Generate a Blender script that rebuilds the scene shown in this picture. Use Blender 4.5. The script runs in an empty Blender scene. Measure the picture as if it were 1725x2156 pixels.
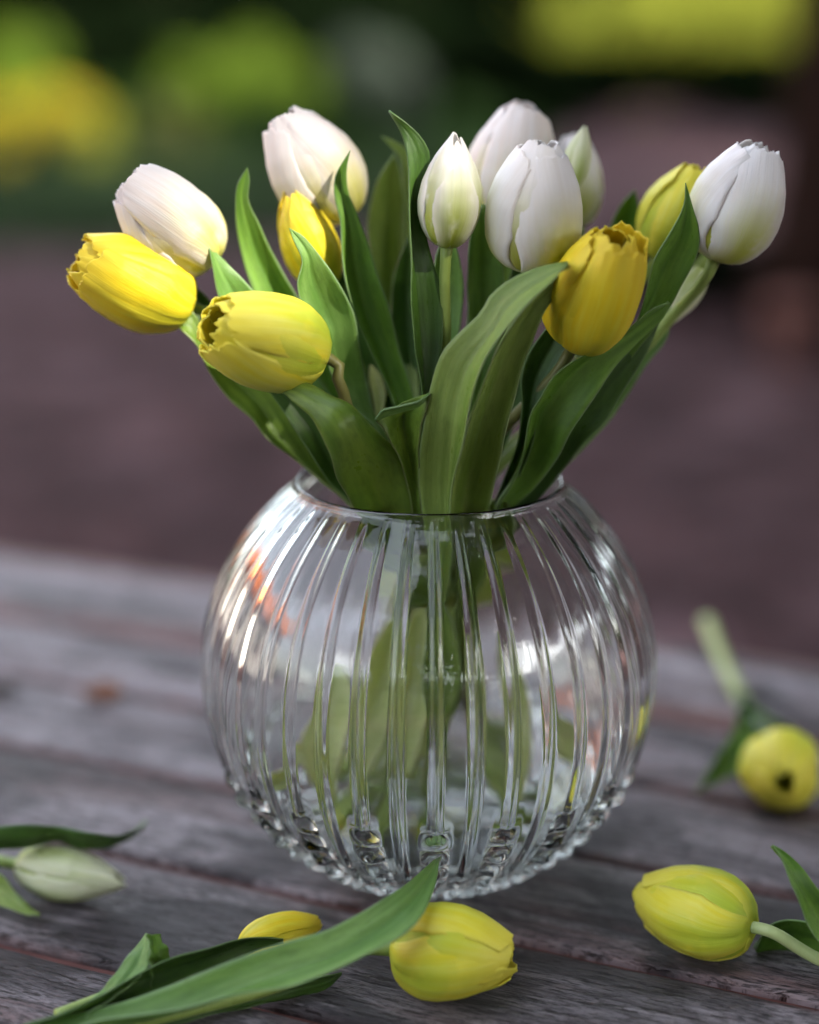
import bpy, math, random
import numpy as np
from mathutils import Vector, Matrix, noise

# ------------------------------------------------------------------ camera, sky, sun, exposure
scene = bpy.context.scene
COL = scene.collection
T = 0.75                                   # table top height above the ground
F = 3593.0                                 # focal length in pixels of a 1725 x 2156 frame (60 mm on 36 mm)
PITCH = math.radians(15.5)
CAM = Vector((-0.0085, -0.706, T + 0.365))
cd = bpy.data.cameras.new("camera")
cam = bpy.data.objects.new("camera", cd)
COL.objects.link(cam)
cam.location = CAM
cam.rotation_euler = (math.pi / 2 - PITCH, 0, 0)
cd.sensor_fit = 'VERTICAL'
cd.sensor_height = 36.0
cd.lens = 60.0
cd.clip_start = 0.01
cd.clip_end = 500
cd.dof.use_dof = True
cd.dof.focus_distance = 0.683
cd.dof.aperture_fstop = 1.9
scene.camera = cam

SUN_EL, SUN_AZ = math.radians(42), math.radians(130)      # azimuth from +y (away from camera) towards +x: behind the camera, to the right
world = bpy.data.worlds.new("World")
scene.world = world
world.use_nodes = True
wn = world.node_tree
for n in list(wn.nodes):
    wn.nodes.remove(n)
sky = wn.nodes.new('ShaderNodeTexSky')
sky.sky_type = 'NISHITA'
sky.sun_disc = False
sky.sun_elevation = SUN_EL
sky.sun_rotation = SUN_AZ
sky.air_density = 1.3
sky.dust_density = 2.5
sky.ozone_density = 1.0
hs = wn.nodes.new('ShaderNodeHueSaturation')
hs.inputs['Saturation'].default_value = 0.42             # thin high cloud: a paler sky
bg = wn.nodes.new('ShaderNodeBackground')
bg.inputs['Strength'].default_value = 0.13
wo = wn.nodes.new('ShaderNodeOutputWorld')
wn.links.new(sky.outputs[0], hs.inputs['Color'])
wn.links.new(hs.outputs[0], bg.inputs['Color'])
wn.links.new(bg.outputs[0], wo.inputs['Surface'])

sd = bpy.data.lights.new("sun", 'SUN')
sd.energy = 2.4
sd.angle = math.radians(0.53)
sd.color = (1.0, 0.93, 0.82)
sun = bpy.data.objects.new("sun", sd)
COL.objects.link(sun)
sdir = Vector((math.sin(SUN_AZ) * math.cos(SUN_EL), math.cos(SUN_AZ) * math.cos(SUN_EL), math.sin(SUN_EL)))
sun.rotation_euler = sdir.to_track_quat('Z', 'Y').to_euler()
sun.location = sdir * 20

vs = scene.view_settings
vs.view_transform = 'Standard'
vs.look = 'None'
vs.exposure = 2.8
vs.gamma = 1.0
vs.use_curve_mapping = False

cy = scene.cycles
cy.use_denoising = True
try:
    cy.denoiser = 'OPENIMAGEDENOISE'
except Exception:
    pass
cy.max_bounces = 20
cy.transmission_bounces = 20
cy.glossy_bounces = 6
cy.diffuse_bounces = 3
cy.transparent_max_bounces = 8
cy.sample_clamp_indirect = 6.0
cy.blur_glossy = 0.5

# ------------------------------------------------------------------ pixels to points
RIGHT = Vector((1, 0, 0))
FWD = Vector((0, math.cos(PITCH), -math.sin(PITCH)))
UP = Vector((0, math.sin(PITCH), math.cos(PITCH)))


def ray(px, py):
    return RIGHT * ((px - 862.5) / F) - UP * ((py - 1078.0) / F) + FWD


def at(px, py, y):
    """point seen at the pixel, on the upright plane at y (0 = the vase's axis)"""
    d = ray(px, py)
    return CAM + d * ((y - CAM.y) / d.y)


def on(px, py, h=0.0):
    """point seen at the pixel, h above the table top"""
    d = ray(px, py)
    return CAM + d * ((T + h - CAM.z) / d.z)


# ------------------------------------------------------------------ helpers
def make(name, verts, faces, mat=None, parent=None, smooth=True, uv=None, origin=None):
    me = bpy.data.meshes.new(name)
    v = np.asarray(verts, dtype=float)
    if origin is not None:
        v = v - np.array(origin)
    me.from_pydata(v.tolist(), [], faces if isinstance(faces, list) else faces.tolist())
    if uv is not None:
        lay = me.uv_layers.new(name="UVMap")
        idx = np.empty(len(me.loops), dtype=np.int32)
        me.loops.foreach_get("vertex_index", idx)
        lay.data.foreach_set("uv", np.asarray(uv, dtype=np.float32)[idx].ravel())
    if smooth:
        me.polygons.foreach_set("use_smooth", [True] * len(me.polygons))
    me.update()
    o = bpy.data.objects.new(name, me)
    COL.objects.link(o)
    if mat:
        me.materials.append(mat)
    if parent:
        o.parent = parent
    return o


def empty(name, loc, rz=0.0):
    o = bpy.data.objects.new(name, None)
    COL.objects.link(o)
    o.location = loc
    o.rotation_euler = (0, 0, rz)
    o.empty_display_size = 0.05
    return o


def tag(o, label=None, cat=None, group=None, kind=None):
    if label:
        o["label"] = label
    if cat:
        o["category"] = cat
    if group:
        o["group"] = group
    if kind:
        o["kind"] = kind
    return o


def grid_faces(nu, nv, close=False):
    f = []
    for i in range(nu - 1):
        for j in range(nv - 1 if not close else nv):
            a = i * nv + j
            b = i * nv + (j + 1) % nv
            f.append((a, b, b + nv, a + nv))
    return f


def catmull(pts, n):
    """n points, evenly spaced along a smooth curve through pts"""
    P = np.asarray([tuple(p) for p in pts], dtype=float)
    if len(P) == 2:
        t = np.linspace(0, 1, n)[:, None]
        return P[0] * (1 - t) + P[1] * t
    Q = np.vstack([2 * P[0] - P[1], P, 2 * P[-1] - P[-2]])
    out = []
    for i in range(len(P) - 1):
        p0, p1, p2, p3 = Q[i:i + 4]
        t = np.linspace(0, 1, 14, endpoint=False)[:, None]
        out.append(0.5 * (2 * p1 + (p2 - p0) * t + (2 * p0 - 5 * p1 + 4 * p2 - p3) * t ** 2
                          + (-p0 + 3 * p1 - 3 * p2 + p3) * t ** 3))
    out.append(P[-1:])
    C = np.vstack(out)
    d = np.r_[0, np.cumsum(np.linalg.norm(np.diff(C, axis=0), axis=1))]
    s = np.linspace(0, d[-1], n)
    return np.stack([np.interp(s, d, C[:, k]) for k in range(C.shape[1])], axis=1)


def lerp_list(vals, n):
    return catmull([(i / (len(vals) - 1), v) for i, v in enumerate(vals)], n)[:, 1] if len(vals) > 1 else np.full(n, vals[0])


def tube(path, radii, seg=10, cap=True):
    P = np.asarray(path, dtype=float)
    n = len(P)
    tan = np.gradient(P, axis=0)
    tan /= np.linalg.norm(tan, axis=1)[:, None] + 1e-12
    ref = np.array([0.31, 0.9, 0.2])
    V = []
    a0 = np.cross(tan[0], ref)
    a0 /= np.linalg.norm(a0)
    for i in range(n):
        a0 = a0 - tan[i] * np.dot(a0, tan[i])
        a0 /= np.linalg.norm(a0) + 1e-12
        b0 = np.cross(tan[i], a0)
        for k in range(seg):
            an = 2 * math.pi * k / seg
            V.append(P[i] + radii[i] * (a0 * math.cos(an) + b0 * math.sin(an)))
    Fc = grid_faces(n, seg, True)
    if cap:
        Fc.append(tuple(reversed(range(seg))))
        Fc.append(tuple((n - 1) * seg + k for k in range(seg)))
    return V, Fc


def solidify(o, th, off=0.0):
    m = o.modifiers.new("thickness", 'SOLIDIFY')
    m.thickness = th
    m.offset = off
    return o


# ------------------------------------------------------------------ materials
def new_mat(name):
    m = bpy.data.materials.new(name)
    m.use_nodes = True
    nt = m.node_tree
    for n in list(nt.nodes):
        nt.nodes.remove(n)
    out = nt.nodes.new('ShaderNodeOutputMaterial')
    return m, nt, out


class N:
    """terse node building"""
    def __init__(s, nt):
        s.nt = nt

    def new(s, t, **kw):
        n = s.nt.nodes.new(t)
        for k, v in kw.items():
            setattr(n, k, v)
        return n

    def link(s, a, b):
        s.nt.links.new(a, b)

    def val(s, x, inp):
        if isinstance(x, (int, float)):
            inp.default_value = x
        elif isinstance(x, tuple):
            inp.default_value = x if len(x) == 4 or inp.type == 'VECTOR' else (*x, 1)
        else:
            s.link(x, inp)

    def math(s, op, a, b=0.0, c=None, clamp=False):
        n = s.new('ShaderNodeMath', operation=op, use_clamp=clamp)
        s.val(a, n.inputs[0])
        s.val(b, n.inputs[1])
        if c is not None:
            s.val(c, n.inputs[2])
        return n.outputs[0]

    def mix(s, f, a, b, blend='MIX'):
        n = s.new('ShaderNodeMix', data_type='RGBA', blend_type=blend)
        s.val(f, n.inputs[0])
        s.val(a, n.inputs[6])
        s.val(b, n.inputs[7])
        return n.outputs[2]

    def smooth(s, x, lo, hi, a=0.0, b=1.0):
        n = s.new('ShaderNodeMapRange', interpolation_type='SMOOTHSTEP')
        s.val(x, n.inputs[0])
        for i, q in zip((1, 2, 3, 4), (lo, hi, a, b)):
            s.val(q, n.inputs[i])
        return n.outputs[0]

    def noise(s, vec, scale, detail=4, rough=0.55, dist=0.0):
        n = s.new('ShaderNodeTexNoise')
        if vec is not None:
            s.link(vec, n.inputs['Vector'])
        s.val(scale, n.inputs['Scale'])
        n.inputs['Detail'].default_value = detail
        n.inputs['Roughness'].default_value = rough
        n.inputs['Distortion'].default_value = dist
        return n.outputs[0]

    def comb(s, x, y, z):
        n = s.new('ShaderNodeCombineXYZ')
        for i, q in enumerate((x, y, z)):
            s.val(q, n.inputs[i])
        return n.outputs[0]

    def sep(s, v):
        n = s.new('ShaderNodeSeparateXYZ')
        s.link(v, n.inputs[0])
        return n.outputs

    def bump(s, h, strength, dist, normal=None):
        n = s.new('ShaderNodeBump')
        n.inputs['Strength'].default_value = strength
        n.inputs['Distance'].default_value = dist
        s.link(h, n.inputs['Height'])
        if normal is not None:
            s.link(normal, n.inputs['Normal'])
        return n.outputs[0]

    def principled(s, color, rough=0.5, spec=0.5, normal=None):
        n = s.new('ShaderNodeBsdfPrincipled')
        s.val(color, n.inputs['Base Color'])
        s.val(rough, n.inputs['Roughness'])
        s.val(spec, n.inputs['Specular IOR Level'])
        if normal is not None:
            s.link(normal, n.inputs['Normal'])
        return n


def simple(name, col, rough=0.7, var=0.25, scale=8.0, spec=0.3):
    m, nt, out = new_mat(name)
    g = N(nt)
    tc = g.new('ShaderNodeTexCoord').outputs['Object']
    nz = g.noise(tc, scale, 5)
    c = g.mix(nz, tuple(x * (1 - var) for x in col), tuple(min(1, x * (1 + var)) for x in col))
    p = g.principled(c, rough, spec, g.bump(nz, 0.3, 0.01))
    g.link(p.outputs[0], out.inputs[0])
    return m


def translucent_mix(g, out, color, tcolor, fac, rough, spec, normal):
    p = g.principled(color, rough, spec, normal)
    t = g.new('ShaderNodeBsdfTranslucent')
    g.val(tcolor, t.inputs['Color'])
    if normal is not None:
        g.link(normal, t.inputs['Normal'])
    mx = g.new('ShaderNodeMixShader')
    mx.inputs[0].default_value = fac
    g.link(p.outputs[0], mx.inputs[1])
    g.link(t.outputs[0], mx.inputs[2])
    g.link(mx.outputs[0], out.inputs[0])


def petal_material(name, base, light, flame, edge, flame_w, flame_top):
    """u runs from the petal's base to its top, v across; the flame is the green streak along the midrib"""
    m, nt, out = new_mat(name)
    g = N(nt)
    uv = g.new('ShaderNodeUVMap', uv_map="UVMap").outputs[0]
    x, y, _ = g.sep(uv)
    rnd = g.new('ShaderNodeObjectInfo').outputs['Random']
    off = g.math('MULTIPLY', rnd, 37.0)
    av = g.math('ABSOLUTE', g.math('SUBTRACT', x, 0.5))                 # 0 midrib .. 0.5 edge
    fan = g.math('ADD', g.math('MULTIPLY', g.math('SUBTRACT', x, 0.5), g.math('SUBTRACT', 1.6, g.math('MULTIPLY', y, 0.7))), off)
    st = g.noise(g.comb(g.math('MULTIPLY', fan, 60.0), g.math('MULTIPLY', y, 2.2), off), 1.0, 6, 0.65)
    st2 = g.noise(g.comb(g.math('MULTIPLY', fan, 14.0), g.math('MULTIPLY', y, 1.5), off), 1.0, 3, 0.5)
    blot = g.noise(g.comb(g.math('MULTIPLY', x, 3.0), g.math('MULTIPLY', y, 4.0), off), 1.0, 3)
    c = g.mix(g.smooth(st2, 0.28, 0.75), base, light)
    c = g.mix(g.math('MULTIPLY', g.smooth(y, 0.62, 1.0), 0.65), c, edge)
    c = g.mix(g.math('MULTIPLY', g.smooth(av, 0.36, 0.5), 0.5), c, light)
    fl = g.math('MULTIPLY', g.smooth(g.math('ADD', av, g.math('MULTIPLY', g.math('SUBTRACT', st, 0.5), 0.16)), flame_w, 0.0),
                g.math('MULTIPLY', g.smooth(y, flame_top, 0.12), g.smooth(blot, 0.1, 0.5)))
    c = g.mix(g.math('MULTIPLY', fl, 0.95), c, flame)
    c = g.mix(g.math('MULTIPLY', g.smooth(y, 0.16, 0.0), 0.6), c, flame)
    c = g.mix(g.smooth(st, 0.42, 0.8, 0.0, 0.16), c, tuple(q * 0.62 for q in base))
    # a few tiny specks of pollen and bruising
    sp = g.noise(g.comb(g.math('MULTIPLY', x, 55.0), g.math('MULTIPLY', y, 80.0), off), 1.0, 1)
    c = g.mix(g.smooth(sp, 0.83, 0.87, 0.0, 0.6), c, (0.12, 0.10, 0.04))
    h = g.math('ADD', g.math('MULTIPLY', st, 0.6), g.math('MULTIPLY', st2, 1.0))
    nrm = g.bump(h, 0.35, 0.0008)
    translucent_mix(g, out, c, c, 0.26, 0.42, 0.36, nrm)
    return m


M_YEL = petal_material("petal_yellow", (0.92, 0.70, 0.012), (0.93, 0.80, 0.06), (0.56, 0.54, 0.03), (0.88, 0.68, 0.06), 0.30, 0.75)
M_LEM = petal_material("petal_lemon", (0.89, 0.78, 0.035), (0.92, 0.86, 0.14), (0.52, 0.64, 0.05), (0.91, 0.80, 0.10), 0.42, 1.05)
M_WHI = petal_material("petal_white", (0.86, 0.81, 0.77), (0.89, 0.86, 0.85), (0.56, 0.60, 0.05), (0.90, 0.86, 0.85), 0.46, 0.85)
M_FLM = petal_material("petal_white_flamed", (0.86, 0.81, 0.77), (0.89, 0.86, 0.85), (0.40, 0.48, 0.02), (0.90, 0.86, 0.85), 0.62, 1.15)
M_PIN = petal_material("petal_blush", (0.88, 0.77, 0.70), (0.89, 0.84, 0.81), (0.72, 0.68, 0.13), (0.90, 0.82, 0.79), 0.44, 0.78)
M_BUD = petal_material("petal_green_white", (0.72, 0.76, 0.45), (0.82, 0.84, 0.64), (0.42, 0.52, 0.12), (0.74, 0.74, 0.55), 0.40, 1.0)


def leaf_material(name, deep, pale, rim, fac=0.22):
    m, nt, out = new_mat(name)
    g = N(nt)
    uv = g.new('ShaderNodeUVMap', uv_map="UVMap").outputs[0]
    x, y, _ = g.sep(uv)
    rnd = g.new('ShaderNodeObjectInfo').outputs['Random']
    off = g.math('MULTIPLY', rnd, 23.0)
    av = g.math('ABSOLUTE', g.math('SUBTRACT', x, 0.5))
    vein = g.noise(g.comb(g.math('MULTIPLY', x, 70.0), g.math('MULTIPLY', y, 3.0), off), 1.0, 5, 0.6)
    broad = g.noise(g.comb(g.math('MULTIPLY', x, 3.5), g.math('MULTIPLY', y, 2.5), off), 1.0, 3, 0.5)
    blot = g.noise(g.comb(g.math('MULTIPLY', x, 9.0), g.math('MULTIPLY', y, 22.0), off), 1.0, 4, 0.6)
    c = g.mix(g.smooth(broad, 0.25, 0.75), deep, pale)
    c = g.mix(g.smooth(blot, 0.45, 0.75, 0.0, 0.35), c, tuple(q * 0.6 for q in deep))
    c = g.mix(g.smooth(vein, 0.5, 0.78, 0.0, 0.34), c, pale)
    c = g.mix(g.smooth(av, 0.478, 0.496, 0.0, 0.75), c, rim)
    sp = g.noise(g.comb(g.math('MULTIPLY', x, 30.0), g.math('MULTIPLY', y, 160.0), off), 1.0, 1)
    c = g.mix(g.smooth(sp, 0.80, 0.85, 0.0, 0.5), c, (0.05, 0.045, 0.02))
    tcol = g.mix(1.0, c, (1.35, 1.3, 0.45), 'MULTIPLY')
    nrm = g.bump(g.math('ADD', vein, g.math('MULTIPLY', blot, 0.6)), 0.4, 0.0006)
    rough = g.smooth(blot, 0.3, 0.7, 0.27, 0.42)
    translucent_mix(g, out, c, tcol, fac, rough, 0.5, nrm)
    return m


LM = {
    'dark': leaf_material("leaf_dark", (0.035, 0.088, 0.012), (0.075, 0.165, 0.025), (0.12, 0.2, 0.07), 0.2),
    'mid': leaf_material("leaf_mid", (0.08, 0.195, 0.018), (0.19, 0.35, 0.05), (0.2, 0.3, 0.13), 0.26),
    'light': leaf_material("leaf_light", (0.165, 0.265, 0.04), (0.29, 0.39, 0.09), (0.27, 0.36, 0.16), 0.24),
    'glauc': leaf_material("leaf_glaucous", (0.10, 0.225, 0.035), (0.21, 0.36, 0.09), (0.27, 0.4, 0.2), 0.22),
    'pale': leaf_material("leaf_pale", (0.56, 0.64, 0.24), (0.72, 0.76, 0.42), (0.55, 0.55, 0.3), 0.3),
    'olive': leaf_material("leaf_olive", (0.10, 0.19, 0.018), (0.24, 0.36, 0.05), (0.22, 0.26, 0.1), 0.26),
}


def stem_material(name, a, b):
    m, nt, out = new_mat(name)
    g = N(nt)
    tc = g.new('ShaderNodeTexCoord').outputs['Object']
    x, y, z = g.sep(tc)
    n1 = g.noise(g.comb(g.math('MULTIPLY', x, 400.0), g.math('MULTIPLY', y, 400.0), g.math('MULTIPLY', z, 30.0)), 1.0, 3)
    c = g.mix(n1, a, b)
    p = g.principled(c, 0.42, 0.4, g.bump(n1, 0.3, 0.0005))
    g.link(p.outputs[0], out.inputs[0])
    return m


SM = stem_material("stem_green", (0.19, 0.28, 0.05), (0.32, 0.41, 0.11))
SM_PALE = stem_material("stem_pale", (0.30, 0.38, 0.14), (0.42, 0.48, 0.22))
SM_OLIVE = stem_material("stem_olive", (0.12, 0.12, 0.03), (0.2, 0.19, 0.06))


def wood_material(name):
    m, nt, out = new_mat(name)
    g = N(nt)
    tc = g.new('ShaderNodeTexCoord').outputs['Object']
    x, y, z = g.sep(tc)
    oi = g.new('ShaderNodeObjectInfo')
    rnd = oi.outputs['Random']
    sheen_tone = oi.outputs['Color']  # plank tint, carries the sheen painted into the far planks
    off = g.math('MULTIPLY', rnd, 91.0)
    warp = g.noise(g.comb(g.math('MULTIPLY', x, 4.0), g.math('MULTIPLY', y, 9.0), off), 1.0, 3)
    yy = g.math('ADD', y, g.math('MULTIPLY', g.math('SUBTRACT', warp, 0.5), 0.022))
    fine = g.noise(g.comb(g.math('MULTIPLY', x, 170.0), g.math('MULTIPLY', yy, 1250.0), off), 1.0, 6, 0.7)
    grain = g.noise(g.comb(g.math('MULTIPLY', x, 16.0), g.math('MULTIPLY', yy, 190.0), off), 1.0, 5, 0.6)
    band = g.noise(g.comb(g.math('MULTIPLY', x, 3.0), g.math('MULTIPLY', yy, 40.0), off), 1.0, 4, 0.55)
    dash = g.noise(g.comb(g.math('MULTIPLY', x, 70.0), g.math('MULTIPLY', yy, 520.0), g.math('ADD', off, 3.0)), 1.0, 4, 0.75)
    saw = g.noise(g.comb(g.math('MULTIPLY', x, 420.0), g.math('MULTIPLY', y, 26.0), off), 1.0, 3, 0.6)
    stain = g.noise(g.comb(g.math('MULTIPLY', x, 7.0), g.math('MULTIPLY', y, 16.0), off), 1.0, 6, 0.62, 0.6)
    dirt = g.noise(g.comb(g.math('MULTIPLY', x, 26.0), g.math('MULTIPLY', y, 60.0), off), 1.0, 6, 0.7)
    c = g.mix(g.smooth(band, 0.3, 0.7), (0.045, 0.038, 0.042), (0.25, 0.228, 0.24))
    c = g.mix(g.smooth(grain, 0.36, 0.7, 0.0, 0.75), c, (0.32, 0.295, 0.31))
    # old red-brown paint left in the grain
    red = g.noise(g.comb(g.math('MULTIPLY', x, 3.0), g.math('MULTIPLY', y, 34.0), g.math('ADD', off, 5.0)), 1.0, 5, 0.65)
    worn = g.noise(g.comb(g.math('MULTIPLY', x, 6.0), g.math('MULTIPLY', y, 24.0), g.math('ADD', off, 11.0)), 1.0, 5, 0.65)
    c = g.mix(g.smooth(worn, 0.52, 0.68, 0.0, 0.6), c, (0.37, 0.345, 0.36))
    c = g.mix(g.smooth(red, 0.51, 0.68, 0.0, 0.72), c, (0.145, 0.075, 0.070))
    c = g.mix(g.smooth(fine, 0.53, 0.40, 0.0, 0.92), c, (0.035, 0.029, 0.031))
    c = g.mix(g.smooth(dash, 0.54, 0.66, 0.0, 0.85), c, (0.022, 0.018, 0.020))
    c = g.mix(g.smooth(saw, 0.56, 0.72, 0.0, 0.28), c, (0.05, 0.043, 0.047))
    ay = g.math('ABSOLUTE', y)
    edge = g.math('ADD', ay, g.math('MULTIPLY', g.math('SUBTRACT', dirt, 0.5), 0.012))
    c = g.mix(g.smooth(edge, 0.0365, 0.0425, 0.0, 0.8), c, (0.085, 0.036, 0.03))
    # damp blotches and dark weathering
    c = g.mix(g.smooth(stain, 0.50, 0.60, 0.0, 0.85), c, (0.028, 0.025, 0.027))
    c = g.mix(g.smooth(dirt, 0.60, 0.76, 0.0, 0.6), c, (0.03, 0.026, 0.027))
    # small round holes and knots
    vo = g.new('ShaderNodeTexVoronoi')
    g.link(g.comb(g.math('ADD', g.math('MULTIPLY', x, 9.0), off), g.math('MULTIPLY', y, 22.0), 0.0), vo.inputs['Vector'])
    vo.inputs['Scale'].default_value = 1.0
    vo.voronoi_dimensions = '2D'
    kb = g.new('ShaderNodeRGBToBW')
    g.link(vo.outputs['Color'], kb.inputs[0])
    few = g.smooth(kb.outputs[0], 0.52, 0.56)
    kd = g.math('ADD', vo.outputs['Distance'], g.math('MULTIPLY', g.math('SUBTRACT', dirt, 0.5), 0.10))
    kd = g.math('ADD', kd, g.math('MULTIPLY', g.math('SUBTRACT', 1.0, few), 1.0))
    c = g.mix(g.smooth(kd, 0.24, 0.09, 0.0, 0.6), c, (0.035, 0.028, 0.029))
    c = g.mix(g.smooth(kd, 0.10, 0.045, 0.0, 0.93), c, (0.009, 0.008, 0.009))
    c = g.mix(1.0, c, sheen_tone, 'MULTIPLY')
    h = g.math('ADD', g.math('MULTIPLY', fine, 0.5), g.math('ADD', g.math('MULTIPLY', grain, 1.0), g.math('MULTIPLY', dirt, 0.5)))
    h = g.math('SUBTRACT', h, g.smooth(dash, 0.54, 0.66))
    h = g.math('SUBTRACT', h, g.smooth(kd, 0.12, 0.05))
    nrm = g.bump(h, 1.0, 0.0018)
    rough = g.smooth(grain, 0.3, 0.7, 0.62, 0.45)
    p = g.principled(c, rough, 0.3, nrm)
    g.link(p.outputs[0], out.inputs[0])
    return m


M_WOOD = wood_material("weathered_wood")
M_RED = simple("old_red_paint", (0.105, 0.042, 0.036), 0.75, 0.55, 40.0)

# ------------------------------------------------------------------ ground
def gravel_material():
    m, nt, out = new_mat("gravel")
    g = N(nt)
    tc = g.new('ShaderNodeTexCoord').outputs['Object']
    vo = g.new('ShaderNodeTexVoronoi')
    g.link(tc, vo.inputs['Vector'])
    vo.inputs['Scale'].default_value = 38.0
    big = g.noise(tc, 0.9, 5, 0.6)
    mid = g.noise(tc, 3.2, 4, 0.6)
    bw = g.new('ShaderNodeRGBToBW')
    g.link(vo.outputs['Color'], bw.inputs[0])
    c = g.mix(bw.outputs[0], (0.030, 0.016, 0.017), (0.098, 0.058, 0.062))
    c = g.mix(g.smooth(big, 0.38, 0.66, 0.0, 0.6), c, (0.075, 0.036, 0.034))
    c = g.mix(g.smooth(mid, 0.48, 0.60, 0.0, 0.85), c, (0.022, 0.013, 0.013))
    c = g.mix(g.smooth(mid, 0.46, 0.34, 0.0, 0.75), c, (0.17, 0.108, 0.118))
    p = g.principled(c, 0.95, 0.04, g.bump(vo.outputs['Distance'], 0.8, 0.02))
    g.link(p.outputs[0], out.inputs[0])
    return m


def lawn_material():
    m, nt, out = new_mat("lawn")
    g = N(nt)
    tc = g.new('ShaderNodeTexCoord').outputs['Object']
    a = g.noise(tc, 0.5, 4, 0.6)
    b = g.noise(tc, 30.0, 4, 0.7)
    c = g.mix(g.smooth(a, 0.35, 0.65), (0.007, 0.014, 0.005), (0.014, 0.028, 0.008))
    c = g.mix(g.smooth(b, 0.4, 0.7, 0.0, 0.5), c, (0.02, 0.036, 0.010))
    p = g.principled(c, 0.95, 0.0, g.bump(b, 0.7, 0.03))
    g.link(p.outputs[0], out.inputs[0])
    return m


M_GRAVEL, M_LAWN = gravel_material(), lawn_material()
gr = make("gravel_ground", [(-160, -60, 0), (160, -60, 0), (160, 260, 0), (-160, 260, 0)], [(0, 1, 2, 3)], M_GRAVEL, smooth=False)
tag(gr, kind="structure")
edge_pts = [(-60, 8.3), (-12, 8.5), (-3, 8.6), (-1.2, 8.7), (-0.1, 9.6), (0.5, 11.5), (1.1, 15.0), (1.9, 20.0), (3.2, 26.0), (6.0, 28.0), (60, 29.0)]
ec = catmull(edge_pts, 60)
lv = [(p[0], p[1], 0.006) for p in ec] + [(p[0], 200 + 0.1 * i, 0.006) for i, p in enumerate(ec)]
n_ = len(ec)
lw = make("lawn", lv, [(i, i + 1, n_ + i + 1, n_ + i) for i in range(n_ - 1)], M_LAWN, smooth=False)
tag(lw, kind="structure")

# loose pebbles on the gravel and blades on the lawn
rs = np.random.RandomState(5)


def pebbles():
    V, Fc = [], []
    oc = np.array([(1, 0, 0), (0, 1, 0), (-1, 0, 0), (0, -1, 0), (0, 0, 1), (0, 0, -1)], float)
    tri = [(0, 1, 4), (1, 2, 4), (2, 3, 4), (3, 0, 4), (1, 0, 5), (2, 1, 5), (3, 2, 5), (0, 3, 5)]
    for i in range(9000):
        d = 0.9 + 8.0 * rs.rand() ** 1.3
        x = (rs.rand() * 2 - 1) * (1.2 + d * 0.42)
        s = 0.006 + 0.012 * rs.rand() ** 2
        a = rs.rand() * 6.28
        r = np.array([[math.cos(a), -math.sin(a), 0], [math.sin(a), math.cos(a), 0], [0, 0, 1]])
        p = (oc * np.array([s * (0.7 + rs.rand()), s, s * 0.6])) @ r.T + np.array([x, d - 0.7 + 0.9, s * 0.3])
        b = len(V)
        V += p.tolist()
        Fc += [(q[0] + b, q[1] + b, q[2] + b) for q in tri]
    return V, Fc


pv, pf = pebbles()
tag(make("pebbles", pv, pf, simple("pebble", (0.072, 0.047, 0.051), 0.8, 0.6, 30.0), smooth=False),
    "loose brown purple pebbles scattered over the gravel", "pebbles", kind="stuff")


def blades():
    V, Fc = [], []
    for i in range(26000):
        y = 8.7 + 9.0 * rs.rand() ** 1.4
        x = -5.2 + 7.0 * rs.rand()
        lim = np.interp(y, [p[1] for p in ec[8:]], [p[0] for p in ec[8:]])
        if x > lim - 0.03:
            continue
        h = 0.03 + 0.05 * rs.rand()
        a = rs.rand() * 6.28
        w = 0.006
        b = len(V)
        lx, ly = (rs.rand(2) - 0.5) * 0.05
        V += [(x - w * math.cos(a), y - w * math.sin(a), 0.004), (x + w * math.cos(a), y + w * math.sin(a), 0.004), (x + lx, y + ly, h)]
        Fc.append((b, b + 1, b + 2))
    return V, Fc


bv, bf = blades()
tag(make("grass", bv, bf, simple("grass_blade", (0.017, 0.034, 0.009), 0.6, 0.5, 3.0), smooth=False),
    "short dark green grass growing on the lawn", "grass", kind="stuff")

# ------------------------------------------------------------------ foliage and background planting
def foliage(n, leaf, blobs, seed, flat=0.25, gaps=()):
    """n leaf quads spread over the shells of several blobs (cx, cy, cz, rx, ry, rz)"""
    r = np.random.RandomState(seed)
    B = np.array(blobs, float)
    wgt = (B[:, 3] * B[:, 4] + B[:, 3] * B[:, 5])
    k = r.choice(len(B), n, p=wgt / wgt.sum())
    d = r.normal(size=(n, 3))
    d /= np.linalg.norm(d, axis=1)[:, None]
    rad = 0.45 + 0.6 * r.rand(n) ** 0.5
    c = B[k, :3] + d * B[k, 3:6] * rad[:, None]
    c[:, 2] = np.maximum(c[:, 2], 0.02)
    nn = d + r.normal(size=(n, 3)) * 0.7
    nn /= np.linalg.norm(nn, axis=1)[:, None]
    a = np.cross(nn, r.normal(size=(n, 3)))
    a /= np.linalg.norm(a, axis=1)[:, None]
    b = np.cross(nn, a)
    s = leaf * (0.6 + 0.8 * r.rand(n))[:, None]
    V = np.empty((n, 4, 3))
    V[:, 0] = c - a * s
    V[:, 1] = c + b * s * 0.5 - nn * s * flat * 0.3
    V[:, 2] = c + a * s
    V[:, 3] = c - b * s * 0.5 - nn * s * flat * 0.3
    for gp, gr in gaps:                                      # a chink in the canopy towards the sun
        sdv = np.array(tuple(sdir))
        keep = np.ones(len(V), bool)
        for wa in (0, .5, 1):
            for wb in (0, .5, 1):
                q = (V[:, 0] * (1 - wa) + V[:, 1] * wa) * (1 - wb) + (V[:, 3] * (1 - wa) + V[:, 2] * wa) * wb - np.array(gp)
                dist = np.linalg.norm(q - (q @ sdv)[:, None] * sdv, axis=1)
                keep &= dist > gr
        V = V[keep]
    n = len(V)
    Fc = np.arange(n * 4).reshape(n, 4)
    return V.reshape(-1, 3), Fc


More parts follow.
